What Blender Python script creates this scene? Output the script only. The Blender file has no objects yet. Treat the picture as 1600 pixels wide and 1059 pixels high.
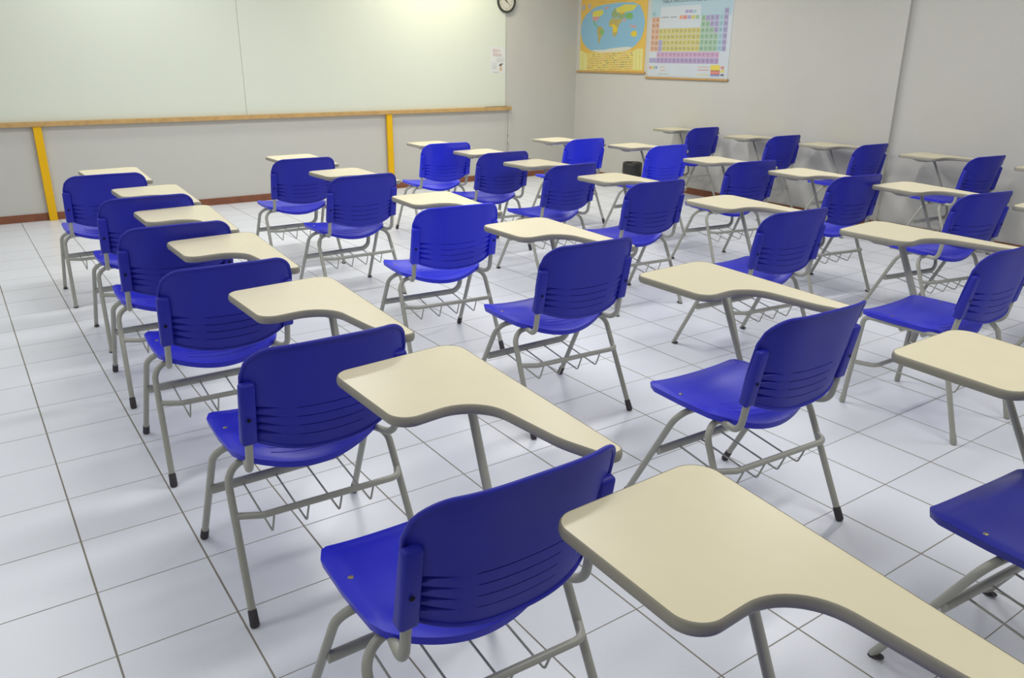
import bpy, bmesh, math, random
from mathutils import Vector, Matrix
random.seed(7)
S = bpy.context.scene
COL = S.collection
U = 0.33                                    # floor tile pitch

# ------------------------------------------------------------------ camera, world, lights, exposure
cam_d = bpy.data.cameras.new('camera'); cam = bpy.data.objects.new('camera', cam_d); COL.objects.link(cam)
cam_d.sensor_fit = 'HORIZONTAL'; cam_d.sensor_width = 36.0; cam_d.lens = 1238.116 / 1600 * 36
cam_d.clip_start = 0.05; cam_d.clip_end = 60
cam.location = (-0.37719 * U, -6.24246 * U, 4.72899 * U)
cam.rotation_euler = (1.22938598, -0.00786997, -0.60764607)
S.camera = cam

W = bpy.data.worlds.new('world'); S.world = W; W.use_nodes = True
W.node_tree.nodes['Background'].inputs[0].default_value = (0.8, 0.88, 1.0, 1)
W.node_tree.nodes['Background'].inputs[1].default_value = 0.4

def area(name, loc, rot, sx, sy, power, col):
    d = bpy.data.lights.new(name, 'AREA'); d.shape = 'RECTANGLE'; d.size = sx; d.size_y = sy
    d.energy = power; d.color = col
    o = bpy.data.objects.new(name, d); o.location = loc; o.rotation_euler = rot; COL.objects.link(o)
    return o
CEIL = 3.05; LX_WIN = -2.55
NEUT = (1.0, 0.985, 0.965); COOL = (0.86, 0.92, 1.0); WARM = (1.0, 0.93, 0.72)
for x, pw in ((-0.6, 14), (2.3, 29), (5.2, 27)):
    for y, k in ((-1.6, .85), (1.4, 1.05), (4.4, 1.25)):
        area('ceiling_tube_light', (x, y, CEIL - 0.06), (0, 0, 0), 1.25, 0.3, pw * k, NEUT)
area('ceiling_tube_light', (5.0, 6.2, CEIL - 0.06), (0, 0, 0), 1.25, 0.3, 27, WARM)
area('ceiling_tube_light', (1.4, 6.2, CEIL - 0.06), (0, 0, 0), 1.25, 0.3, 13, NEUT)
area('window_daylight', (LX_WIN, 1.0, 1.9), (0, math.radians(-90), 0), 1.2, 5.0, 12, COOL)

S.view_settings.view_transform = 'Standard'; S.view_settings.look = 'None'
S.view_settings.exposure = 0.02; S.view_settings.gamma = 1.0
S.view_settings.use_curve_mapping = False

# ------------------------------------------------------------------ materials
def lin(c):
    return tuple((v / 255 / 12.92) if v / 255 <= 0.04045 else ((v / 255 + 0.055) / 1.055) ** 2.4 for v in c)
def mat(name, rgb, rough=0.5, spec=0.5, metal=0.0, noise=0.0, nscale=40, bump=0.0, bscale=400, coat=0.0):
    m = bpy.data.materials.new(name); m.use_nodes = True; nt = m.node_tree; b = nt.nodes['Principled BSDF']
    c = (*lin(rgb), 1)
    b.inputs['Base Color'].default_value = c; b.inputs['Roughness'].default_value = rough
    b.inputs['Metallic'].default_value = metal; b.inputs['Specular IOR Level'].default_value = spec
    b.inputs['Coat Weight'].default_value = coat; b.inputs['Coat Roughness'].default_value = 0.25
    tc = nt.nodes.new('ShaderNodeTexCoord')
    if noise:
        n = nt.nodes.new('ShaderNodeTexNoise'); n.inputs['Scale'].default_value = nscale; n.inputs['Detail'].default_value = 4
        r = nt.nodes.new('ShaderNodeMapRange'); r.inputs['From Min'].default_value = 0.3; r.inputs['From Max'].default_value = 0.7
        r.inputs['To Min'].default_value = 1 - noise; r.inputs['To Max'].default_value = 1 + noise
        mx = nt.nodes.new('ShaderNodeMix'); mx.data_type = 'RGBA'; mx.blend_type = 'MULTIPLY'
        mx.inputs['Factor'].default_value = 1; mx.inputs['A'].default_value = c
        nt.links.new(tc.outputs['Object'], n.inputs['Vector']); nt.links.new(n.outputs['Fac'], r.inputs['Value'])
        nt.links.new(r.outputs['Result'], mx.inputs['B']); nt.links.new(mx.outputs['Result'], b.inputs['Base Color'])
    if bump:
        n2 = nt.nodes.new('ShaderNodeTexNoise'); n2.inputs['Scale'].default_value = bscale
        bp = nt.nodes.new('ShaderNodeBump'); bp.inputs['Strength'].default_value = bump; bp.inputs['Distance'].default_value = 0.001
        nt.links.new(tc.outputs['Object'], n2.inputs['Vector']); nt.links.new(n2.outputs['Fac'], bp.inputs['Height'])
        nt.links.new(bp.outputs['Normal'], b.inputs['Normal'])
    return m
M_wall = mat('painted_wall', (200, 199, 192), 0.7, 0.3, noise=0.012, nscale=3, bump=0.15, bscale=90)
M_ceil = mat('painted_ceiling', (222, 222, 216), 0.8, 0.2, noise=0.01, nscale=2)
M_board = mat('whiteboard_laminate', (222, 228, 213), 0.38, 0.4, noise=0.008, nscale=2)
M_ledge = mat('varnished_wood', (196, 160, 104), 0.45, 0.4, noise=0.12, nscale=18)
M_base = mat('brown_wood_skirting', (134, 86, 64), 0.6, 0.25, noise=0.1, nscale=12)
M_yellow = mat('yellow_paint', (236, 184, 14), 0.5, 0.3, noise=0.03, nscale=8)
M_blue = mat('blue_polypropylene', (40, 44, 210), 0.36, 0.45, noise=0.03, nscale=9, bump=0.12, bscale=900)
M_blue_shaded = mat('blue_polypropylene_shaded', (42, 46, 172), 0.45, 0.35, noise=0.04, nscale=9, bump=0.25, bscale=900)  # same plastic as the seat, shade on the backs put into a darker colour
M_blue_n = mat('newer_blue_polypropylene', (42, 52, 232), 0.38, 0.45, noise=0.03, nscale=9, bump=0.12, bscale=900)
M_blue_d = mat('dark_blue_polypropylene', (30, 36, 150), 0.3, 0.5, noise=0.03, nscale=9, bump=0.12, bscale=900)
M_metal = mat('grey_powder_coat', (170, 170, 160), 0.32, 0.5, noise=0.02, nscale=30)
M_top = mat('cream_laminate', (231, 222, 190), 0.3, 0.45, noise=0.012, nscale=14, bump=0.05, bscale=700)
M_edge = mat('grey_edge_band', (160, 156, 141), 0.42, 0.4)
M_rubber = mat('dark_rubber', (72, 68, 72), 0.6, 0.3, noise=0.08, nscale=200)
M_screw = mat('worn_steel', (150, 140, 110), 0.4, 0.5, metal=0.7)
M_hole_shade = mat('painted_hole_shade', (18, 18, 28), 0.7, 0.2)  # near-black paint for the shade inside the bolt holes
M_black = mat('black_plastic', (52, 54, 50), 0.4, 0.5)
M_bag = mat('black_bag_film', (44, 45, 42), 0.35, 0.5, noise=0.2, nscale=60, bump=0.6, bscale=40)
M_face = mat('clock_face', (214, 212, 198), 0.5, 0.4)
M_cable = mat('grey_cable', (128, 128, 118), 0.6, 0.3)
M_rod = mat('poster_wood_rod', (190, 152, 96), 0.5, 0.4, noise=0.06, nscale=20)
M_lblue = mat('light_blue_plastic', (110, 160, 214), 0.4, 0.5)
M_stick = mat('dark_stick', (104, 84, 58), 0.5, 0.4)

def floor_material():
    m = bpy.data.materials.new('white_glazed_tiles'); m.use_nodes = True; nt = m.node_tree; N = nt.nodes; L = nt.links
    b = N['Principled BSDF']; tc = N.new('ShaderNodeTexCoord'); sp = N.new('ShaderNodeSeparateXYZ'); L.new(tc.outputs['Object'], sp.inputs[0])
    def math_(op, a, b_=None):
        n = N.new('ShaderNodeMath'); n.operation = op
        for k, v in enumerate((a, b_)):
            if v is None: continue
            if isinstance(v, (int, float)): n.inputs[k].default_value = v
            else: L.new(v, n.inputs[k])
        return n.outputs[0]
    def dist(c):                                # distance to the nearest tile joint, metres
        f = math_('FRACT', math_('DIVIDE', c, U)); g = math_('ABSOLUTE', math_('SUBTRACT', f, 0.5))
        return math_('MULTIPLY', math_('SUBTRACT', 0.5, g), U)
    dx = dist(sp.outputs['X']); dy = dist(sp.outputs['Y'])
    wn = N.new('ShaderNodeTexNoise'); wn.inputs['Scale'].default_value = 1.3; L.new(tc.outputs['Object'], wn.inputs['Vector'])
    jig = math_('MULTIPLY', math_('SUBTRACT', wn.outputs['Fac'], 0.5), 0.0022)
    gx = N.new('ShaderNodeMapRange'); gx.inputs['From Min'].default_value = 0.0022; gx.inputs['From Max'].default_value = 0.0034
    gx.inputs['To Min'].default_value = 1; gx.inputs['To Max'].default_value = 0; L.new(math_('ADD', dx, jig), gx.inputs['Value'])
    gy = N.new('ShaderNodeMapRange'); gy.inputs['From Min'].default_value = 0.0012; gy.inputs['From Max'].default_value = 0.0024
    gy.inputs['To Min'].default_value = 1; gy.inputs['To Max'].default_value = 0; L.new(math_('ADD', dy, jig), gy.inputs['Value'])
    g = math_('MAXIMUM', gx.outputs[0], gy.outputs[0])
    # every tile a slightly different tone
    ix = math_('FLOOR', math_('DIVIDE', sp.outputs['X'], U)); iy = math_('FLOOR', math_('DIVIDE', sp.outputs['Y'], U))
    cb = N.new('ShaderNodeCombineXYZ'); L.new(ix, cb.inputs[0]); L.new(iy, cb.inputs[1])
    wh = N.new('ShaderNodeTexWhiteNoise'); wh.noise_dimensions = '3D'; L.new(cb.outputs[0], wh.inputs['Vector'])
    n1 = N.new('ShaderNodeTexNoise'); n1.inputs['Scale'].default_value = 90; n1.inputs['Detail'].default_value = 3; L.new(tc.outputs['Object'], n1.inputs['Vector'])
    tone = math_('ADD', math_('MULTIPLY', wh.outputs['Value'], 0.03), math_('MULTIPLY', n1.outputs['Fac'], 0.05))
    tone = math_('ADD', tone, 0.95)
    base = N.new('ShaderNodeMix'); base.data_type = 'RGBA'; base.blend_type = 'MULTIPLY'; base.inputs['Factor'].default_value = 1
    base.inputs['A'].default_value = (*lin((231, 235, 243)), 1); L.new(tone, base.inputs['B'])
    mx = N.new('ShaderNodeMix'); mx.data_type = 'RGBA'; L.new(g, mx.inputs['Factor']); L.new(base.outputs['Result'], mx.inputs['A'])
    mx.inputs['B'].default_value = (*lin((134, 129, 118)), 1)
    L.new(mx.outputs['Result'], b.inputs['Base Color'])
    rr = N.new('ShaderNodeMapRange'); rr.inputs['To Min'].default_value = 0.3; rr.inputs['To Max'].default_value = 0.8; L.new(g, rr.inputs['Value'])
    L.new(rr.outputs[0], b.inputs['Roughness'])
    bp = N.new('ShaderNodeBump'); bp.inputs['Strength'].default_value = 0.5; bp.inputs['Distance'].default_value = 0.0015
    h = math_('ADD', math_('SUBTRACT', 1.0, g), math_('MULTIPLY', n1.outputs['Fac'], 0.05)); L.new(h, bp.inputs['Height'])
    L.new(bp.outputs['Normal'], b.inputs['Normal'])
    return m
M_floor = floor_material()

# ------------------------------------------------------------------ helpers
def obj(name, bm, mats, parent=None, smooth=False, angle=None):
    me = bpy.data.meshes.new(name)
    bmesh.ops.recalc_face_normals(bm, faces=bm.faces[:])
    bm.to_mesh(me); bm.free()
    for m in (mats if isinstance(mats, (list, tuple)) else [mats]): me.materials.append(m)
    if smooth:
        for p in me.polygons: p.use_smooth = True
        if angle is not None: me.set_sharp_from_angle(angle=math.radians(angle))
    o = bpy.data.objects.new(name, me); COL.objects.link(o)
    if parent: o.parent = parent
    return o
def thing(name, label, cat, loc=(0, 0, 0), rotz=0.0, group=None):
    o = bpy.data.objects.new(name, None); COL.objects.link(o); o.empty_display_size = 0.1
    o.location = loc; o.rotation_euler = (0, 0, rotz); o['label'] = label; o['category'] = cat
    if group: o['group'] = group
    return o
def tag(o, label, cat, group=None):
    o['label'] = label; o['category'] = cat
    if group: o['group'] = group
    return o
def struct(name, bm, m):
    o = obj(name, bm, m); o['kind'] = 'structure'; return o
def add_box(bm, x0, x1, y0, y1, z0, z1, mi=0, bev=0.0):
    vs = [bm.verts.new((x, y, z)) for x in (x0, x1) for y in (y0, y1) for z in (z0, z1)]
    fs = [(0, 1, 3, 2), (4, 6, 7, 5), (0, 4, 5, 1), (2, 3, 7, 6), (0, 2, 6, 4), (1, 5, 7, 3)]
    faces = [bm.faces.new([vs[i] for i in f]) for f in fs]
    for f in faces: f.material_index = mi
    if bev:
        es = list({e for f in faces for e in f.edges})
        r = bmesh.ops.bevel(bm, geom=es, offset=bev, segments=3, profile=0.5, affect='EDGES')
        for f in r['faces']: f.material_index = mi
def box(x0, x1, y0, y1, z0, z1, bev=0.0):
    bm = bmesh.new(); add_box(bm, x0, x1, y0, y1, z0, z1, 0, bev); return bm
def fillet(pts, radii, n=7):
    """3D polyline with rounded corners"""
    pts = [Vector(p) for p in pts]; out = [pts[0]]
    for i in range(1, len(pts) - 1):
        a, b, c = pts[i - 1], pts[i], pts[i + 1]; r = radii[i - 1] if isinstance(radii, (list, tuple)) else radii
        u = (a - b).normalized(); v = (c - b).normalized(); ang = u.angle(v)
        if ang > math.pi - 0.03: out.append(b); continue
        d = min(r / math.tan(ang / 2), (a - b).length * 0.49, (c - b).length * 0.49); rr = d * math.tan(ang / 2)
        cen = b + (u + v).normalized() * (rr / math.sin(ang / 2)); s = b + u * d - cen; e = b + v * d - cen
        for k in range(n + 1):
            t = k / n; w = s.normalized().slerp(e.normalized(), t) * rr
            out.append(cen + w)
    out.append(pts[-1]); return out
def sweep(bm, path, ra, rb=None, seg=12, up=(0, 0, 1), mi=0, cap=True, scale=None):
    """tube with an elliptical section: ra across, rb along the carried 'up' direction"""
    rb = ra if rb is None else rb; P = [Vector(p) for p in path]; n = len(P); rings = []
    u = Vector(up)
    for i in range(n):
        t = (P[min(i + 1, n - 1)] - P[max(i - 1, 0)]).normalized()
        u = (u - t * u.dot(t))
        if u.length < 1e-4: u = t.orthogonal()
        u.normalize(); s = t.cross(u); k = scale[i] if scale else 1.0
        rings.append([bm.verts.new(P[i] + (s * math.cos(2 * math.pi * j / seg) * ra + u * math.sin(2 * math.pi * j / seg) * rb) * k) for j in range(seg)])
    for a, b in zip(rings, rings[1:]):
        for j in range(seg):
            f = bm.faces.new((a[j], a[(j + 1) % seg], b[(j + 1) % seg], b[j])); f.material_index = mi
    if cap:
        for r in (rings[0][::-1], rings[-1]):
            f = bm.faces.new(r); f.material_index = mi
def lathe(bm, prof, seg=24, mi=0, axis='z'):
    rings = []
    for r, z in prof:
        ring = []
        for j in range(seg):
            a = 2 * math.pi * j / seg
            ring.append(bm.verts.new((r * math.cos(a), r * math.sin(a), z)))
        rings.append(ring)
    for a, b in zip(rings, rings[1:]):
        for j in range(seg):
            f = bm.faces.new((a[j], a[(j + 1) % seg], b[(j + 1) % seg], b[j])); f.material_index = mi
def polyflat(bm, pts, z, mi=0):
    f = bm.faces.new([bm.verts.new((x, y, z)) for x, y in pts]); f.material_index = mi
    return f
def add_text(bm, s, size, x, y, z, mi, align='CENTER', squeeze=1.0):
    cu = bpy.data.curves.new('t', 'FONT'); cu.body = s; cu.size = size; cu.align_x = align; cu.align_y = 'CENTER'; cu.resolution_u = 2
    o = bpy.data.objects.new('t', cu); COL.objects.link(o); bpy.context.view_layer.update()
    me = bpy.data.meshes.new_from_object(o.evaluated_get(bpy.context.evaluated_depsgraph_get()))
    base = len(bm.verts); vs = [bm.verts.new((v.co.x * squeeze + x, v.co.y + y, z)) for v in me.vertices]
    for p in me.polygons:
        try: f = bm.faces.new([vs[i] for i in p.vertices]); f.material_index = mi
        except ValueError: pass
    bpy.data.objects.remove(o); bpy.data.curves.remove(cu); bpy.data.meshes.remove(me)
RIGHT = lambda X, Y, Z: Matrix(((0, 0, -1, X), (-1, 0, 0, Y), (0, 1, 0, Z), (0, 0, 0, 1)))   # sheet frame: x right, y up, z out of right wall
FRONT = lambda X, Y, Z: Matrix(((1, 0, 0, X), (0, 0, -1, Y), (0, 1, 0, Z), (0, 0, 0, 1)))    # same for front wall

# ------------------------------------------------------------------ the room
FY = 6.98; RX = 7.25; RX2 = 7.29; LX = -2.6; BY = -4.2; PY = 2.25
struct('floor', box(LX - .1, RX2 + .2, BY - .1, FY + .2, -0.1, 0), M_floor)
struct('ceiling', box(LX - .1, RX2 + .2, BY - .1, FY + .2, CEIL, CEIL + .1), M_ceil)
struct('wall_front', box(LX - .1, RX2 + .2, FY, FY + .15, 0, CEIL), M_wall)
bm = bmesh.new(); add_box(bm, RX, RX + .2, PY, FY, 0, CEIL); add_box(bm, RX2, RX + .2, BY, PY, 0, CEIL)
struct('wall_right', bm, M_wall)
struct('wall_left', box(LX - .15, LX, BY, FY, 0, CEIL), M_wall)
struct('wall_back', box(LX - .1, RX2 + .2, BY - .15, BY, 0, CEIL), M_wall)
struct('baseboard_front', box(LX, RX - .012, FY - .012, FY, 0, .073, .002), M_base)
bm = bmesh.new(); add_box(bm, RX - .012, RX, PY, FY - .012, 0, .073, 0, .002); add_box(bm, RX2 - .012, RX2, BY, PY - .012, 0, .073, 0, .002)
add_box(bm, RX - .012, RX2, PY - .012, PY, 0, .073, 0, .002)
struct('baseboard_right', bm, M_base)
struct('baseboard_left', box(LX, LX + .012, BY, FY - .012, 0, .073), M_base)

# ------------------------------------------------------------------ whiteboard wall
WB0 = 0.945; WB1 = 2.55
tag(obj('whiteboard_panel', box(-1.0, 2.6285, FY - .013, FY - .001, WB0, WB1, .0015), M_board), 'left half of the long white board, plain panel left of the thin vertical joint', 'whiteboard')
tag(obj('whiteboard_panel', box(2.6315, 6.052, FY - .013, FY - .001, WB0, WB1, .0015), M_board), 'right half of the long white board, with the small notice at its right edge', 'whiteboard')
tag(obj('board_ledge', box(-1.0, 6.13, FY - .055, FY, .90, .945, .004), M_ledge), 'long thin varnished wooden ledge running under the white board', 'ledge')
for x, lab in ((.612, 'yellow flat post under the board ledge, the one at the far left'), (4.335, 'yellow flat post under the board ledge, the one behind the middle chairs')):
    tag(obj('support_post', box(x - .036, x + .036, FY - .045, FY - .0125, 0, .90, .003), M_yellow), lab, 'post', 'yellow posts under the board ledge')
bm = bmesh.new(); sweep(bm, [(5.72, FY - .035, .9485), (5.9, FY - .03, .9485), (6.06, FY - .033, .9485)], .003, seg=8)
tag(obj('pointer_stick', bm, M_stick, smooth=True), 'thin dark stick lying on the right end of the wooden ledge', 'stick')
# cable hanging from the ledge
t = thing('hanging_cable', 'thin grey cable hanging down the wall from the right end of the ledge', 'cable', (6.06, FY - .06, 0))
bm = bmesh.new(); sweep(bm, [(0, 0, .945), (.002, -.002, .80), (0, 0, .6), (-.003, 0, .48), (-.004, 0, .34), (.0, 0, .2)], .0028, seg=6)
obj('wire', bm, M_cable, t, True)
for z in (.575, .475):
    bm = bmesh.new(); sweep(bm, [(-.002, 0, z - .012), (0, 0, z), (0, 0, z + .012)], .008, seg=8, scale=[.5, 1, .5]); obj('knot', bm, M_cable, t, True)
bm = bmesh.new(); sweep(bm, [(0, 0, .475), (.022, 0, .45), (.026, 0, .42), (.012, 0, .40), (-.002, 0, .39)], .002, seg=6); obj('loop', bm, M_cable, t, True)
# clock
CR = .137
t = thing('wall_clock', 'round black-rimmed wall clock above the right edge of the white board', 'clock')
t.matrix_world = FRONT(6.052, FY - .0135, 2.232)
bm = bmesh.new(); lathe(bm, [(.001, 0), (CR, 0), (CR, .026), (CR - .006, .034), (CR - .014, .034), (CR - .022, .022), (CR - .024, .012), (.001, .012)], 48)
obj('case', bm, M_black, t, True, 40)
bm = bmesh.new(); lathe(bm, [(.0005, .0135), (CR - .0245, .0135)], 48)
obj('dial', bm, M_face, t)
for h in range(1, 13):
    bm = bmesh.new(); a = math.radians(90 - 30 * h); add_text(bm, str(h), .024, .086 * math.cos(a), .086 * math.sin(a), .0142, 0)
    obj('numeral', bm, M_black, t)
def hand(name, deg, l, w, z, back=.02):
    bm = bmesh.new(); a = math.radians(deg); d = Vector((math.cos(a), math.sin(a))); n = Vector((-d.y, d.x))
    q = [(-back, -w), (l * .85, -w * .8), (l, 0), (l * .85, w * .8), (-back, w)]
    fs = [bm.verts.new((d.x * p + n.x * s, d.y * p + n.y * s, z)) for p, s in q]; f = bm.faces.new(fs)
    r = bmesh.ops.extrude_face_region(bm, geom=[f]); bmesh.ops.translate(bm, vec=(0, 0, .001), verts=[v for v in r['geom'] if isinstance(v, bmesh.types.BMVert)])
    obj(name, bm, M_black, t)
hand('hour_hand', 150, .055, .004, .0155); hand('minute_hand', 128, .08, .003, .017); hand('second_hand', -42, .088, .0013, .0185, .03)
bm = bmesh.new(); lathe(bm, [(.0005, .0205), (.006, .0205), (.007, .0145)], 16); obj('hub', bm, M_black, t)

# notice on the whiteboard
def pm(name, rgb, rough=.6):
    if name.startswith('chart') and name != 'chart_title': rgb = tuple(.72 * c + .28 * d for c, d in zip(rgb, (188, 192, 196)))
    if name.startswith('map'): rgb = tuple(.84 * c + .16 * d for c, d in zip(rgb, (190, 188, 170)))
    return mat(name, rgb, rough, .3)
INK = [pm('paper_white', (226, 228, 226)), pm('ink_red', (190, 96, 76)), pm('ink_grey', (168, 172, 178)), pm('ink_dark', (110, 108, 104)), pm('ink_pale_blue', (190, 200, 222)), pm('ink_tan', (214, 190, 160))]
bm = bmesh.new(); add_box(bm, 0, .24, 0, .325, .0003, .001)
add_text(bm, 'SOU +', .058, .105, .275, .0014, 1, squeeze=.75); add_text(bm, 'MÚSICA', .052, .115, .225, .0014, 1, squeeze=.72)
for k in range(9):
    a = math.radians(35 + 14 * k); x0, y0 = .165, .12
    p = [(x0 + math.cos(a) * r, y0 + math.sin(a) * r) for r in (.03, .085)]; n = (-math.sin(a) * .0016, math.cos(a) * .0016)
    polyflat(bm, [(p[0][0] - n[0], p[0][1] - n[1]), (min(p[1][0], .236) - n[0], p[1][1] - n[1]), (min(p[1][0], .236) + n[0], p[1][1] + n[1]), (p[0][0] + n[0], p[0][1] + n[1])], .0013, 2)
polyflat(bm, [(.14, .095), (.17, .085), (.185, .10), (.205, .12), (.19, .125), (.15, .115)], .0016, 3)
polyflat(bm, [(.15, .03), (.19, .03), (.195, .06), (.18, .085), (.16, .085), (.145, .06)], .0015, 5)
for k in range(6): polyflat(bm, [(.03, .13 - k * .015), (.03 + .09 - .01 * (k % 3), .13 - k * .015), (.03 + .09 - .01 * (k % 3), .134 - k * .015), (.03, .134 - k * .015)], .0013, 4 if k < 3 else 2)
polyflat(bm, [(.05, .012), (.14, .012), (.14, .018), (.05, .018)], .0013, 2)
o = obj('notice_sheet', bm, INK); o.matrix_world = FRONT(5.806, FY - .0132, 1.362)
tag(o, 'small white paper notice with red heading taped to right end of white board', 'notice')

# ------------------------------------------------------------------ wall map
MC = [pm('map_orange', (226, 182, 76)), pm('map_ocean', (128, 182, 216), .45), pm('map_cream', (224, 218, 140)), pm('map_yellow', (214, 206, 84)), pm('map_green', (112, 176, 96)), pm('map_ochre', (178, 164, 92)),
      pm('map_pink', (206, 150, 150)), pm('map_white', (216, 218, 206)), pm('map_gold', (226, 196, 52)), pm('map_olive', (140, 164, 110)), pm('map_text', (196, 150, 80)), pm('map_title', (120, 120, 96)), pm('map_lilac', (176, 172, 196)), pm('map_panel', (228, 206, 110))]
def mp(x, y): return ((x - (107 - .032 * y)) * .00146, 0.86 - (y - .056 * (x - 100)) * .00088)      # sheet coordinates in metres
t = thing('wall_map', 'world map wall chart in blue and yellow on a wooden rod, nearest the room corner', 'map')
t.matrix_world = RIGHT(RX, 6.905, 1.385)
MW, MH = 1.275, 1.0
bm = bmesh.new(); add_box(bm, 0, MW, .0, MH, .001, .003, 0)
Z = .0034
def mpoly(pts, mi, dz=0): polyflat(bm, [mp(*p) for p in pts], Z + dz, mi)
mpoly([(78, 668), (95, 668), (185, 720), (185, 975), (75, 980)], 2); mpoly([(812, 720), (850, 690), (930, 690), (925, 985), (812, 975)], 2)
mpoly([(185, 715), (812, 715), (812, 978), (185, 975)], 13, .0001)
mpoly([(255, 95), (300, 68), (430, 50), (620, 45), (800, 65), (885, 118), (925, 220), (948, 330), (935, 450), (900, 560), (840, 640), (770, 690), (700, 705), (380, 705), (260, 690), (180, 630), (120, 540), (100, 430), (100, 330), (120, 240), (170, 165)], 1, .0002)
mpoly([(240, 685), (300, 672), (420, 680), (560, 660), (720, 655), (800, 668), (760, 698), (680, 715), (360, 715)], 7, .0004)
mpoly([(265, 140), (300, 120), (400, 115), (415, 170), (370, 205), (265, 200)], 3, .0004)
mpoly([(235, 145), (260, 125), (272, 150), (262, 165)], 6, .0005)
mpoly([(262, 200), (372, 205), (345, 235), (310, 272), (265, 245)], 6, .0005)
mpoly([(265, 245), (292, 270), (300, 300), (330, 335), (345, 360), (325, 350), (285, 310)], 4, .0005)
mpoly([(420, 95), (480, 78), (485, 100), (445, 120)], 6, .0004)
mpoly([(340, 345), (375, 340), (430, 410), (415, 465), (385, 490), (360, 585), (345, 580), (340, 480), (325, 410)], 5, .0004)
mpoly([(375, 385), (428, 412), (415, 460), (385, 470), (370, 430)], 4, .0006)
mpoly([(487, 300), (510, 260), (560, 252), (640, 268), (665, 290), (625, 345), (605, 400), (600, 460), (575, 500), (545, 505), (535, 440), (538, 370), (490, 355)], 5, .0004)
mpoly([(500, 345), (560, 330), (600, 390), (598, 440), (545, 450), (538, 370)], 8, .0005)
mpoly([(520, 210), (535, 150), (570, 110), (590, 180), (600, 240), (540, 245)], 9, .0004)
mpoly([(575, 125), (690, 80), (800, 95), (855, 110), (800, 170), (700, 185), (600, 180)], 3, .0005)
mpoly([(590, 185), (700, 180), (690, 260), (650, 275), (600, 240)], 9, .0004)
mpoly([(620, 175), (680, 168), (690, 200), (640, 205)], 0, .0007)
mpoly([(700, 215), (735, 195), (790, 205), (800, 260), (770, 290), (730, 280), (700, 255)], 4, .0006)
mpoly([(665, 270), (715, 275), (690, 320)], 6, .0006)
mpoly([(760, 360), (850, 385), (845, 410), (765, 385)], 6, .0005)
mpoly([(770, 480), (790, 455), (825, 440), (852, 470), (845, 520), (815, 530), (785, 510)], 8, .0005)
mpoly([(120, 20), (160, 20), (150, 100), (122, 98)], 12, .0003); mpoly([(205, 15), (240, 15), (235, 85), (208, 82)], 12, .0003)
mpoly([(340, 8), (720, 30), (720, 36), (340, 16)], 10, .0003); mpoly([(780, -10), (960, 0), (960, 50), (790, 40)], 3, .0003)
rnd = random.Random(3)
for r in range(8):
    x = 195
    while x < 795:
        w = rnd.choice((14, 22, 30, 40)); y = 735 + r * 31
        if rnd.random() < .88: mpoly([(x, y), (min(x + w, 805), y), (min(x + w, 805), y + 11), (x, y + 11)], rnd.choice((11, 10, 10, 5, 6)), .0003)
        x += w + 8
for x in (125, 845, 890): mpoly([(x, 715), (x + 8, 715), (x + 2, 975), (x - 6, 975)], 3, .0003)
add_text(bm, 'MAPA-MÚNDI', .06, .60, .90, Z + .0004, 11)
obj('map_sheet', bm, MC, t)
def rod(nm, y, w, r=.013):
    bm = bmesh.new(); sweep(bm, [(-.04, y, .014), (w + .03, y, .014)], r, seg=12); obj(nm, bm, M_rod, t, True, 50)
rod('bottom_rod', .0, MW); rod('top_rod', MH, MW)

# ------------------------------------------------------------------ periodic table
TC = [pm('chart_pale', (204, 214, 222)), pm('chart_sky', (168, 202, 214)), pm('chart_orange', (222, 156, 112)), pm('chart_yellow', (206, 192, 84)), pm('chart_green', (140, 184, 142)), pm('chart_aqua', (150, 194, 206)),
      pm('chart_violet', (158, 150, 194)), pm('chart_pink', (202, 148, 188)), pm('chart_purple', (166, 138, 190)), pm('chart_ink', (84, 92, 110)), pm('chart_red', (220, 118, 106)), pm('chart_blue', (120, 140, 196)), pm('chart_gold', (234, 208, 58)), pm('chart_white', (208, 217, 224)), pm('chart_title', (44, 56, 70)), pm('chart_lime', (176, 196, 96))]
def pt(x, y): return ((x - (130 - .062 * y)) * .001328, 0.905 - y * .00095)
t = thing('periodic_table_chart', 'periodic table wall chart on a wooden rod, right of the world map', 'chart')
t.matrix_world = RIGHT(RX, 5.556, 1.335)
PW, PH = 1.275, .98
bm = bmesh.new(); add_box(bm, 0, PW, .0, PH, .001, .003, 0)
def ppoly(pts, mi, dz=0): polyflat(bm, [pt(*p) for p in pts], Z + dz, mi)
def prectm(x, y, w, h, mi, dz=0): prect(x, y - (-.045 + .1 * y / 960) * (x - 60), w, h, mi, dz)
def prect(x, y, w, h, mi, dz=0): ppoly([(x, y), (x + w, y), (x + w - .06 * h, y + h), (x - .06 * h, y + h)], mi, dz)
ppoly([(126, -40), (1085, -40), (1062, 230), (112, 230)], 1)
prectm(240, 92, 485, 175, 13, .0001); prectm(222, 276, 488, 70, 13, .0001)
x0 = 133
sym = ['H,,,,,,,,,,,,,,,,,He', 'Li,Be,,,,,,,,,,,B,C,N,O,F,Ne', 'Na,Mg,,,,,,,,,,,Al,Si,P,S,Cl,Ar', 'K,Ca,Sc,Ti,V,Cr,Mn,Fe,Co,Ni,Cu,Zn,Ga,Ge,As,Se,Br,Kr', 'Rb,Sr,Y,Zr,Nb,Mo,Tc,Ru,Rh,Pd,Ag,Cd,In,Sn,Sb,Te,I,Xe',
       'Cs,Ba,,Hf,Ta,W,Re,Os,Ir,Pt,Au,Hg,Tl,Pb,Bi,Po,At,Rn', 'Fr,Ra,,Rf,Db,Sg,Bh,Hs,Mt,Ds,Rg,Cn,Nh,Fl,Mc,Lv,Ts,Og']
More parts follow.
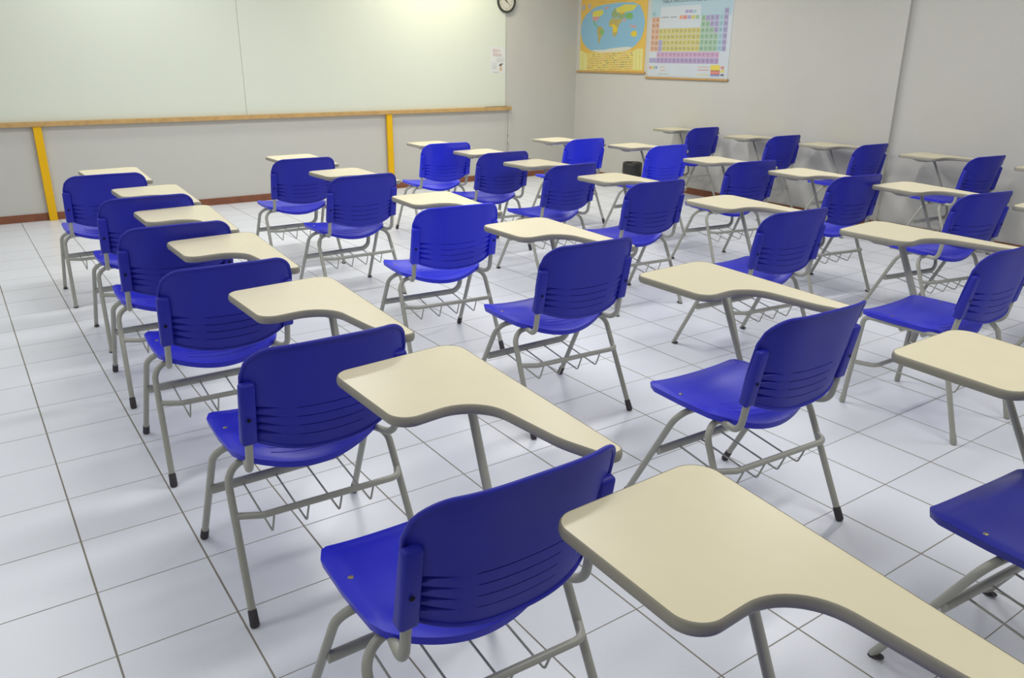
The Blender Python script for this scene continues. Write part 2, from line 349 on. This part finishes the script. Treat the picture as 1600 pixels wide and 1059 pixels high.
dark = {(1, 13), (1, 14), (1, 15), (2, 14), (2, 15), (3, 15)}
PX = 50.3; PYR = 69
for r, row in enumerate(sym):
    for c, s in enumerate(row.split(',')):
        y = 150 + r * PYR; x = x0 + c * PX - .06 * (y - 150)
        if not s:
            if c == 2 and r >= 5: prect(x, y, PX - 4, PYR - 5, 6, .0003)
            continue
        mi = 2 if c < 2 else 3 if c < 12 else 6 if (r, c) in dark else 4 if c < 16 else 5 if c == 16 else 6
        if r == 0 and c == 0: mi = 5
        prect(x, y, PX - 4, PYR - 6, mi, .0003)
        q = pt(x + PX * .42, y + PYR * .45); add_text(bm, s, .036, q[0], q[1], Z + .0006, 9)
lan = 'La,Ce,Pr,Nd,Pm,Sm,Eu,Gd,Tb,Dy,Ho,Er,Tm,Yb,Lu'.split(','); act = 'Ac,Th,Pa,U,Np,Pu,Am,Cm,Bk,Cf,Es,Fm,Md,No,Lr'.split(',')
for r, (lst, mi) in enumerate(((lan, 7), (act, 8))):
    prect(92, 640 + r * 70, 92, 58, 6 if r else 13, .0002)
    for c, s in enumerate(lst):
        x = 192 + c * 49.8 - r * 4; y = 636 + r * 70; prect(x, y, 46.5, 64, mi, .0003); q = pt(x + 21, y + 30); add_text(bm, s, .034, q[0], q[1], Z + .0006, 9)
for k, mi in enumerate((2, 10, 6, 3, 4)): prectm(470 + k * 48, 200, 42, 42, mi, .0003)
for k, mi in enumerate((6, 6, 5)): prectm(540 + k * 46, 135, 40, 34, mi, .0003)
for k, mi in enumerate((10, 12, 4, 11)): prectm(92 + k * 28, 812, 22, 34, mi, .0003)
prectm(845, 815, 105, 66, 12, .0003); prectm(845, 882, 105, 48, 10, .0003); prectm(842, 931, 105, 22, 11, .0003)
prectm(960, 835, 36, 30, 10, .0003); prectm(960, 880, 36, 30, 12, .0003); prectm(958, 930, 36, 24, 9, .0003)
for (x, y, w, mi) in ((235, 820, 60, 2), (235, 862, 60, 2), (695, 832, 130, 2), (695, 868, 130, 10), (690, 925, 130, 12), (210, 905, 130, 4), (450, 825, 130, 0), (450, 860, 130, 0), (250, 215, 90, 9), (360, 215, 80, 9), (250, 235, 120, 13)):
    prectm(x, y, w, 8, mi, .0003)
add_text(bm, 'TABELA PERIÓDICA DOS ELEMENTOS', .058, .58, .868, Z + .0005, 14, squeeze=.84)
obj('chart_sheet', bm, TC, t)
bm = bmesh.new(); sweep(bm, [(-.03, 0, .014), (PW + .02, 0, .014)], .013, seg=12); obj('bottom_rod', bm, M_rod, t, True, 50)
bm = bmesh.new(); sweep(bm, [(-.03, PH, .014), (PW + .02, PH, .014)], .013, seg=12); obj('top_rod', bm, M_rod, t, True, 50)

# ------------------------------------------------------------------ waste bin by the right wall
t = thing('waste_bin', 'waste bin lined with a black bag, on the floor against the right wall', 'bin', (7.02, 5.5, 0))
bm = bmesh.new(); lathe(bm, [(.001, .0), (.085, 0), (.09, .01), (.112, .285), (.116, .29), (.108, .286), (.085, .012), (.001, .012)], 28); obj('bin_body', bm, M_lblue, t, True, 40)
bm = bmesh.new(); rnd = random.Random(5); pr = []
prof = [(.100, .14), (.116, .15), (.121, .20), (.122, .26), (.123, .30), (.113, .312), (.100, .30), (.085, .22), (.07, .05), (.001, .03)]
rings = []
for k, (r, z) in enumerate(prof):
    rings.append([bm.verts.new(((r + (rnd.uniform(-.003, .005) if k < 8 else 0)) * math.cos(2 * math.pi * j / 36), (r + (rnd.uniform(-.003, .005) if k < 8 else 0)) * math.sin(2 * math.pi * j / 36), z + (rnd.uniform(-.012, .01) if k < 2 else rnd.uniform(-.002, .002)))) for j in range(36)])
for a, b in zip(rings, rings[1:]):
    for j in range(36): bm.faces.new((a[j], a[(j + 1) % 36], b[(j + 1) % 36], b[j]))
obj('bag_liner', bm, M_bag, t, True)

# ------------------------------------------------------------------ the tablet-arm chair (x right, y forward, z up, origin on the floor)
def sstep(a, b, x):
    t = min(1, max(0, (x - a) / (b - a))); return t * t * (3 - 2 * t)
def make_backrest(parent):
    bm = bmesh.new()
    rows = [0.0, .035, .075]; slot_rows = []
    for k in range(4):
        c = .135 + k * .090; slot_rows.append((len(rows) + 1, c)); rows += [c - .0085, c, c + .0085, c + .044]
    rows += [.52, .60, .66, .72, .78, .83, .87, .905, .935, .96, .98, 1.0]
    NS = 48; ss = [-1 + 2 * i / NS for i in range(NS + 1)]
    r = .080; Wd = .244
    def pt3(s, t):
        zt = .838 - .006 * s * s; zb = .497 + .050 * s * s
        x = s * Wd
        d = abs(x) - (Wd - r)
        if d > 0: zt -= r - math.sqrt(max(r * r - d * d, 0))
        d2 = abs(x) - (Wd - .03)
        if d2 > 0: zb += .03 - math.sqrt(max(.03 * .03 - d2 * d2, 0))
        z = zb + t * (zt - zb)
        wz = .93 + .07 * sstep(.50, .68, z)                # the shell flares upwards
        D = .070 - .014 * sstep(.52, .75, z)
        y = -.238 - .24 * (z - .54) - D * (1 - abs(s) ** 3.4)
        return Vector((x * wz + .021, y, z))
    grid = [[bm.verts.new(pt3(s, t)) for s in ss] for t in rows]
    for n, (ri, c) in enumerate(slot_rows):                # moulded grooves: four long ones, five wedges at each side
        for j, s in enumerate(ss):
            if -.42 <= s <= .40: w, dep = .5, .0050 * min(1, (s + .46) / .06, (.44 - s) / .06)
            elif .62 <= abs(s) <= .88: w = (abs(s) - .60) / .26; dep = .012 * w; w = .3 + 2.6 * w
            else: w, dep = .15, 0
            grid[ri][j].co.y += dep
            grid[ri - 1][j].co.z = grid[ri][j].co.z - .0026 * w; grid[ri + 1][j].co.z = grid[ri][j].co.z + .0026 * w
    for i in range(len(rows) - 1):
        for j in range(NS): bm.faces.new((grid[i][j], grid[i][j + 1], grid[i + 1][j + 1], grid[i + 1][j]))
    bmesh.ops.remove_doubles(bm, verts=bm.verts[:], dist=1e-5)
    bmesh.ops.recalc_face_normals(bm, faces=bm.faces[:])
    bmesh.ops.solidify(bm, geom=bm.faces[:], thickness=.0045)
    # rolled rim along the outline
    rim = [pt3(s, 1.0) for s in ss]
    left = [pt3(-1, t) for t in rows]; right = [pt3(1, t) for t in rows]; bot = [pt3(s, 0) for s in ss]
    path = left + rim[1:] + right[::-1][1:]
    sweep(bm, path, .0058, seg=8, up=(0, 1, 0)); sweep(bm, bot, .0052, seg=8, up=(0, 1, 0))
    # moulded sleeves for the two uprights
    for sg in (-1, 1):
        b2 = bmesh.new(); add_box(b2, -.0225, .0225, -.019, .017, 0, .198, 0, .009)
        for v in b2.verts:
            if v.co.z > .15: v.co.y += (v.co.z - .15) * .28 * (1 if v.co.y < 0 else 0)
        me = bpy.data.meshes.new('tmp'); b2.to_mesh(me); b2.free()
        me.transform(Matrix.Translation((sg * .2275 + .014, -.262, .543)) @ Matrix.Rotation(math.radians(13.5), 4, 'X'))
        bm.from_mesh(me); bpy.data.meshes.remove(me)
    o = obj('backrest', bm, M_blue_shaded, parent, True, 38)
    for sg in (-1, 1):
        bm = bmesh.new(); lathe(bm, [(.0003, .001), (.0048, .001), (.0062, .0)], 14)
        me = obj('bolt_hole_disc', bm, M_hole_shade, o); me.data.transform(Matrix.Translation((sg * .2295 + .014, -.3000, .625)) @ Matrix.Rotation(math.radians(103), 4, 'X')); me['label'] = 'dark disc painted as the shade in a bolt hole'  # raised dark disc, no hole cut: its colour stands for the shade
    return o
def make_seat(parent):
    bm = bmesh.new(); NX, NY = 30, 26; hw = .239; r = .040
    def P(s, v):
        x = s * hw
        yf = .166 + .020 * (1 - s * s); yb = -.176 - .058 * (1 - s * s) ** 1.0
        d = abs(x) - (hw - r)
        if d > 0:
            c = r - math.sqrt(max(r * r - d * d, 0)); yf -= c; yb += c
        y = yb + (v + 1) / 2 * (yf - yb)
        wv = 1 - .02 * abs(v)
        z = .476 - .024 * (1 - s * s) ** 1.2 * (1 - .25 * sstep(0, 1, v))
        z -= .030 * (1 - s * s) * sstep(-.55, -1, v)
        z -= .010 * (1 - s ** 4) * sstep(.72, 1, v)
        z += .006 * (1 - s * s) * math.exp(-((v - .55) / .3) ** 2)
        z -= .006 * sstep(.9, 1, abs(s))
        return Vector((x * wv, y, z))
    g = [[bm.verts.new(P(-1 + 2 * i / NX, -1 + 2 * j / NY)) for i in range(NX + 1)] for j in range(NY + 1)]
    for j in range(NY):
        for i in range(NX): bm.faces.new((g[j][i], g[j][i + 1], g[j + 1][i + 1], g[j + 1][i]))
    bmesh.ops.remove_doubles(bm, verts=bm.verts[:], dist=1e-5)
    be = [e for e in bm.edges if e.is_boundary]
    for dz, sc in ((.005, .999), (.016, .988)):
        ex = bmesh.ops.extrude_edge_only(bm, edges=be); vs = [v for v in ex['geom'] if isinstance(v, bmesh.types.BMVert)]
        for v in vs:
            k = dz; v.co.z -= k; v.co.x *= sc; v.co.y = v.co.y * sc
        be = [e for e in ex['geom'] if isinstance(e, bmesh.types.BMEdge) and e.is_boundary]
    bmesh.ops.recalc_face_normals(bm, faces=bm.faces[:])
    bmesh.ops.solidify(bm, geom=bm.faces[:], thickness=.004)
    # fine moulded grooves at the rear of the seat stand proud as ridges
    for k in range(5):
        v = -.78 + k * .10; path = [P(s, v) + Vector((0, 0, .0003)) for s in [(-.55 + 1.1 * q / 14) for q in range(15)]]
        sweep(bm, path, .0016, .0008, seg=6)
    o = obj('seat', bm, M_blue, parent, True, 50)
    for sg in (-1, 1):
        q = P(sg * .86, .18); b = bmesh.new(); lathe(b, [(.0003, .0022), (.005, .0022), (.0068, .0008), (.007, -.001)], 14)
        sc = obj('screw', b, M_screw, o, True, 40); sc.data.transform(Matrix.Translation(q)); sc['label'] = 'steel screw head'
    return o
R_T = .0115
def make_chair(older=False):
    t = bpy.data.objects.new('tablet_arm_chair', None); COL.objects.link(t); t.empty_display_size = .1
    make_seat(t); make_backrest(t)
    legs = []
    for sg in (-1, 1):
        for (fy, ty, nm) in ((.204, -.035, 'front'), (-.342, -.135, 'rear')):
            foot = Vector((sg * .275, fy, .004)); knee = Vector((sg * .257, ty + (fy - ty) * .05, .431)); inn = Vector((sg * .13, ty, .431)); path = fillet([foot, knee, inn], .065, 9)
            if older and nm == 'front': foot = Vector((sg * .237, .18, .004)); knee = Vector((sg * .222, .145, .444)); path = fillet([foot, knee, (sg * .216, -.06, .441)], .035, 9)
            if older and nm == 'rear': foot = Vector((sg * .237, -.362, .004)); knee = Vector((sg * .226, -.245, .40)); path = fillet([foot, knee, (sg * .224, -.20, .438)], .03, 9)
            bm = bmesh.new(); sweep(bm, path, R_T, seg=14, up=(0, 1, 0) if not older else (1, 0, 0)); l = obj('leg', bm, M_metal, t, True, 50)
            d = (knee - foot).normalized(); bm = bmesh.new()
            sweep(bm, [foot - d * .003, foot + d * .004, foot + d * .046, foot + d * .048], .0142, seg=14, up=(0, 1, 0), scale=[.8, 1, .93, .86])
            cp = obj('foot_cap', bm, M_rubber, l, True, 40); cp['label'] = 'dark rubber foot cap'
            legs.append(l)
    for ty in (-.035, -.135):
        bm = bmesh.new(); w = .222 if older else .132; sweep(bm, [(-w, ty, .431), (w, ty, .431)], R_T * .98, seg=14, up=(0, 1, 0)); obj('cross_tube', bm, M_metal, t, True, 50)
    for sg in (-1, 1):
        bm = bmesh.new()
        sweep(bm, fillet([(sg * (.216 if older else .195), -.05 if older else .10, .4445), (sg * (.216 if older else .200), -.16, .4445), (sg * .2275 + .012, -.250, .4405), (sg * .2275 + .014, -.279, .61)], [.05, .045], 8), R_T, seg=14)
        obj('back_support', bm, M_metal, t, True, 50)
    # oval tube: crossbar between the front legs that bends up into the post of the writing tablet
    bm = bmesh.new()
    path = fillet([(-.262, .052, .258), (.205, .050, .262), (.236, .100, .37), (.282, .325, .725), (.285, .42, .742)], [.075, .25, .09], 9)
    if older: path = fillet([(.226, .135, .23), (.232, .115, .34), (.282, .325, .725), (.285, .42, .742)], [.10, .09], 9)
    sweep(bm, path, .0105, .0165, seg=18); obj('tablet_post', bm, M_metal, t, True, 50)
    # book rack
    rack_path = fillet([(-.256, -.210, .294), (-.190, -.238, .290), (.240, -.256, .292), (.262, -.206, .296)], .035, 6)
    if older: rack_path = fillet([(-.228, .155, .215), (-.19, .07, .212), (.19, .07, .212), (.228, .155, .215)], .05, 6)
    bm = bmesh.new(); sweep(bm, rack_path, .0105, seg=12); rk = obj('book_rack', bm, M_metal, t, True, 50)
    for k in range(4):
        x = -.16 + k * .107
        if older:
            bm = bmesh.new(); sweep(bm, fillet([(x, .07, .208), (x * 1.05, -.29, .20), (x * 1.05, -.31, .25)], .015, 5), .0036, seg=8); obj('rack_wire', bm, M_metal, rk, True, 50); continue
        bm = bmesh.new(); sweep(bm, fillet([(x - .004, .05, .252), (x, -.215, .212), (x + .002, -.243, .286)], .012, 5), .0033, seg=8)
        obj('rack_wire', bm, M_metal, rk, True, 50)
    # writing tablet
    corners = [((-.047, .468), .050), ((-.036, .098), .055), ((.190, .122), .16), ((.220, -.17), .30), ((.258, -.286), .024), ((.311, -.290), .036), ((.352, .502), .060)]
    n = len(corners); out = []
    for i in range(n):
        a = Vector((*corners[i - 1][0], 0)); b = Vector((*corners[i][0], 0)); c = Vector((*corners[(i + 1) % n][0], 0))
        seg = fillet([a, b, c], corners[i][1], 12); out += seg[1:-1]
    cx = sum(p.x for p in out) / len(out)
    def inset(pts, d):
        res = []; m = len(pts)
        for i in range(m):
            tt = (pts[(i + 1) % m] - pts[i - 1]).normalized(); nn = Vector((tt.y, -tt.x, 0)); res.append(pts[i] + nn * d)
        return res
    area2 = sum(out[i - 1].x * out[i].y - out[i].x * out[i - 1].y for i in range(len(out)))
    sgn = 1 if area2 < 0 else -1            # inward normal
    ins = inset(out, sgn * .0045)
    if abs(ins[0].x) > abs(out[0].x) + .001: ins = inset(out, -sgn * .0045)
    zt, zb = .774, .748
    bm = bmesh.new()
    top = [bm.verts.new((p.x, p.y, zt)) for p in ins]; bt = [bm.verts.new((p.x, p.y, zb)) for p in ins]
    bm.faces.new(top); bm.faces.new(bt[::-1])
    for i in range(len(ins)): bm.faces.new((top[i - 1], top[i], bt[i], bt[i - 1]))
    tb = obj('writing_tablet', bm, M_top, t)
    bm = bmesh.new(); K = 7; rings = []
    for i in range(len(ins)):
        dv = (out[i] - ins[i]); ring = []
        for k in range(K + 1):
            a = -math.pi / 2 + math.pi * k / K
            ring.append(bm.verts.new((ins[i].x + dv.x * math.cos(a) * 1.15, ins[i].y + dv.y * math.cos(a) * 1.15, (zt + zb) / 2 + .0006 + math.sin(a) * (zt - zb) / 2)))
        rings.append(ring)
    for i in range(len(rings)):
        a, b = rings[i - 1], rings[i]
        for k in range(K): bm.faces.new((a[k], b[k], b[k + 1], a[k + 1]))
    e = obj('edge_band', bm, M_edge, tb, True, 60); e['label'] = 'grey plastic edge band'
    # pressed steel bracket under the tablet
    bm = bmesh.new(); pr = [(.17, zb), (.225, zb - .022), (.30, zb - .024), (.40, zb)]
    A = [bm.verts.new((.03, y, z)) for y, z in pr]; B = [bm.verts.new((.30, y, z)) for y, z in pr]
    bm.faces.new(A); bm.faces.new(B[::-1])
    for i in range(4): bm.faces.new((A[i - 1], A[i], B[i], B[i - 1]))
    obj('tablet_bracket', bm, M_metal, t)
    return t
proto = make_chair(); proto_older = make_chair(True)
def dup(o, parent=None):
    c = o.copy(); COL.objects.link(c); c.parent = parent
    for ch in list(o.children): dup(ch, c)
    return c
# short worn glides and bare ends for chairs that lost their rubber caps
def cap_variant(kind, mesh):
    me = mesh.copy(); zs = min(v.co.z for v in me.vertices)
    for v in me.vertices:
        if kind == 'short': v.co.z = zs + (v.co.z - zs) * .28
    if kind == 'bare': me.materials.clear(); me.materials.append(M_metal)
    return me
CAPS = {}
chairs = [  # code, x, y (tiles), yaw, caps, label
 ('A0', 2.018, -4.694, -.058, 'long', 'nearest tablet chair, only its big cream tablet seen across the lower right corner'),
 ('A1', 1.933, -2.031, -.005, 'long', 'blue tablet chair in the near foreground, cropped legs, seat with steel screw facing the camera'),
 ('A2', 1.898, 0.746, -.002, 'long', 'blue tablet chair in leftmost file, directly in front of the large foreground blue chair'),
 ('A3', 1.908, 3.648, -.018, 'long', 'blue tablet chair in leftmost file, fourth one back from the whiteboard'),
 ('A4', 1.968, 6.23, -.026, 'long', 'blue tablet chair in leftmost file, third one back from the whiteboard'),
 ('A5', 2.100, 8.864, -.006, 'short', 'blue tablet chair in leftmost file, second one back from the whiteboard'),
 ('A6', 1.966, 11.971, -.004, 'short', 'blue tablet chair in leftmost file closest to the whiteboard, right of the left yellow post'),
 ('B0', 6.023, -4.235, -.079, 'short', 'tablet chair cut off by the right frame edge, dark blue seat corner at lower right'),
 ('B1', 6.052, -1.104, -.027, 'long', 'large blue tablet chair right of centre with whole frame and book rack visible'),
 ('B2', 6.104, 2.295, -.02, 'long', 'blue tablet chair at the photo centre, one black capped rear foot on open tiles'),
 ('B3', 6.053, 5.40, -.079, 'long', 'bright blue tablet chair left of centre with light slot lines across its back'),
 ('B4', 6.148, 9.298, .028, 'short', 'blue tablet chair in second file from left, second from the whiteboard'),
 ('B5', 6.185, 12.459, -.024, 'short', 'blue tablet chair in second file from left, closest to the whiteboard'),
 ('C1', 10.44, -.823, -.005, 'bare', 'blue tablet chair at right edge with bare grey feet and bright blue seat'),
 ('C2', 10.304, 2.248, -.077, 'short', 'blue tablet chair in third file from left, next ahead of bare-footed chair'),
 ('C3', 10.597, 5.614, -.04, 'short', 'blue tablet chair in third file from left, fourth from the whiteboard'),
 ('C4', 10.719, 8.439, .047, 'short', 'blue tablet chair in third file from left, third from the whiteboard'),
 ('C5', 10.821, 11.148, -.039, 'long', 'blue tablet chair in third file from left, second from the whiteboard'),
 ('C6', 10.724, 13.713, -.066, 'long', 'blue tablet chair in third file from left, closest to whiteboard, right of yellow post'),
 ('D0', 14.88, -1.27, 0, 'long', 'tablet chair cut off by right frame edge with light blue tie on its front leg'),
 ('D1', 14.76, 1.50, -.17, 'short', 'blue tablet chair turned slightly right, in fourth file from left near the right edge'),
 ('D2', 14.75, 4.03, -.138, 'short', 'blue tablet chair in fourth file from left, fourth from the whiteboard'),
 ('D3', 14.80, 6.70, -.14, 'short', 'blue tablet chair in fourth file from left, third from the whiteboard'),
 ('D4', 15.538, 10.22, -.017, 'short', 'bright blue tablet chair standing just in front of the black-lined waste bin in the view'),
 ('D5', 14.696, 12.72, .02, 'long', 'bright blue tablet chair in fourth file from left, closest to the front wall'),
 ('E0', 20.6, 1.28, 0, 'short', 'tablet chair by right wall at frame edge, only the tip of its tablet showing'),
 ('E1', 20.62, 4.319, -.11, 'short', 'blue tablet chair against the right wall, right of the wall step'),
 ('E2', 20.72, 7.489, -.04, 'short', 'dark blue tablet chair against the right wall, just left of the wall step'),
 ('E3', 20.76, 10.424, -.04, 'short', 'blue tablet chair against the right wall, below and right of the periodic table'),
 ('E4', 20.80, 13.74, -.02, 'short', 'blue tablet chair against the right wall closest to the corner, below the wall charts'),
]
first = True; BRIGHT = {}
for code, x, y, yaw, caps, label in chairs:
    o = proto if first else proto_older if code == 'C1' else dup(proto)
    if first:
        for l in list(proto.children) + list(proto_older.children):
            for c in l.children:
                if c.name.startswith('foot_cap'): CAPS[c.data.name] = {k: cap_variant(k, c.data) for k in ('short', 'bare')}
    first = False
    o.location = (x * U, y * U, 0); o.rotation_euler = (0, 0, yaw); o['label'] = label; o['category'] = 'chair'; o['group'] = 'blue tablet-arm chairs in rows'
    if caps != 'long':
        for l in o.children:
            for c in l.children:
                if c.name.startswith('foot_cap'):
                    c.data = CAPS[c.data.name][caps]
                    c['label'] = 'bare grey tube end' if caps == 'bare' else 'thin worn black glide'

    if code == 'B0':
        for c in o.children:
            if c.name.startswith(('seat', 'backrest')): me = c.data.copy(); me.materials.clear(); me.materials.append(M_blue_d); c.data = me
    if code in ('B3', 'D4', 'D5', 'C6'):
        for c in o.children:
            if c.name.startswith(('seat', 'backrest')):
                if c.data.name + '_n' not in BRIGHT:
                    me = c.data.copy(); me.materials.clear(); me.materials.append(M_blue_n); BRIGHT[c.data.name + '_n'] = me
                c.data = BRIGHT[c.data.name + '_n']

# light blue tie knotted on the front left leg of the chair at the right edge
bm = bmesh.new()
bx, by = 14.88 * U - .2665, -1.27 * U + .135
sweep(bm, [(bx + .014 * math.cos(a), by + .0135 * math.sin(a), .105 + .002 * math.sin(2 * a)) for a in [2 * math.pi * k / 16 for k in range(17)]], .0025, seg=6, cap=False)
sweep(bm, [(bx - .014, by, .105), (bx - .026, by - .004, .125), (bx - .024, by - .01, .142)], .003, seg=6, scale=[1, .9, .5])
sweep(bm, [(bx - .014, by, .105), (bx - .020, by - .008, .085), (bx - .034, by - .01, .070)], .003, seg=6, scale=[1, .9, .5])
tag(obj('plastic_tie', bm, M_lblue, smooth=True), 'light blue plastic tie knotted round a chair leg near the right edge', 'tie')
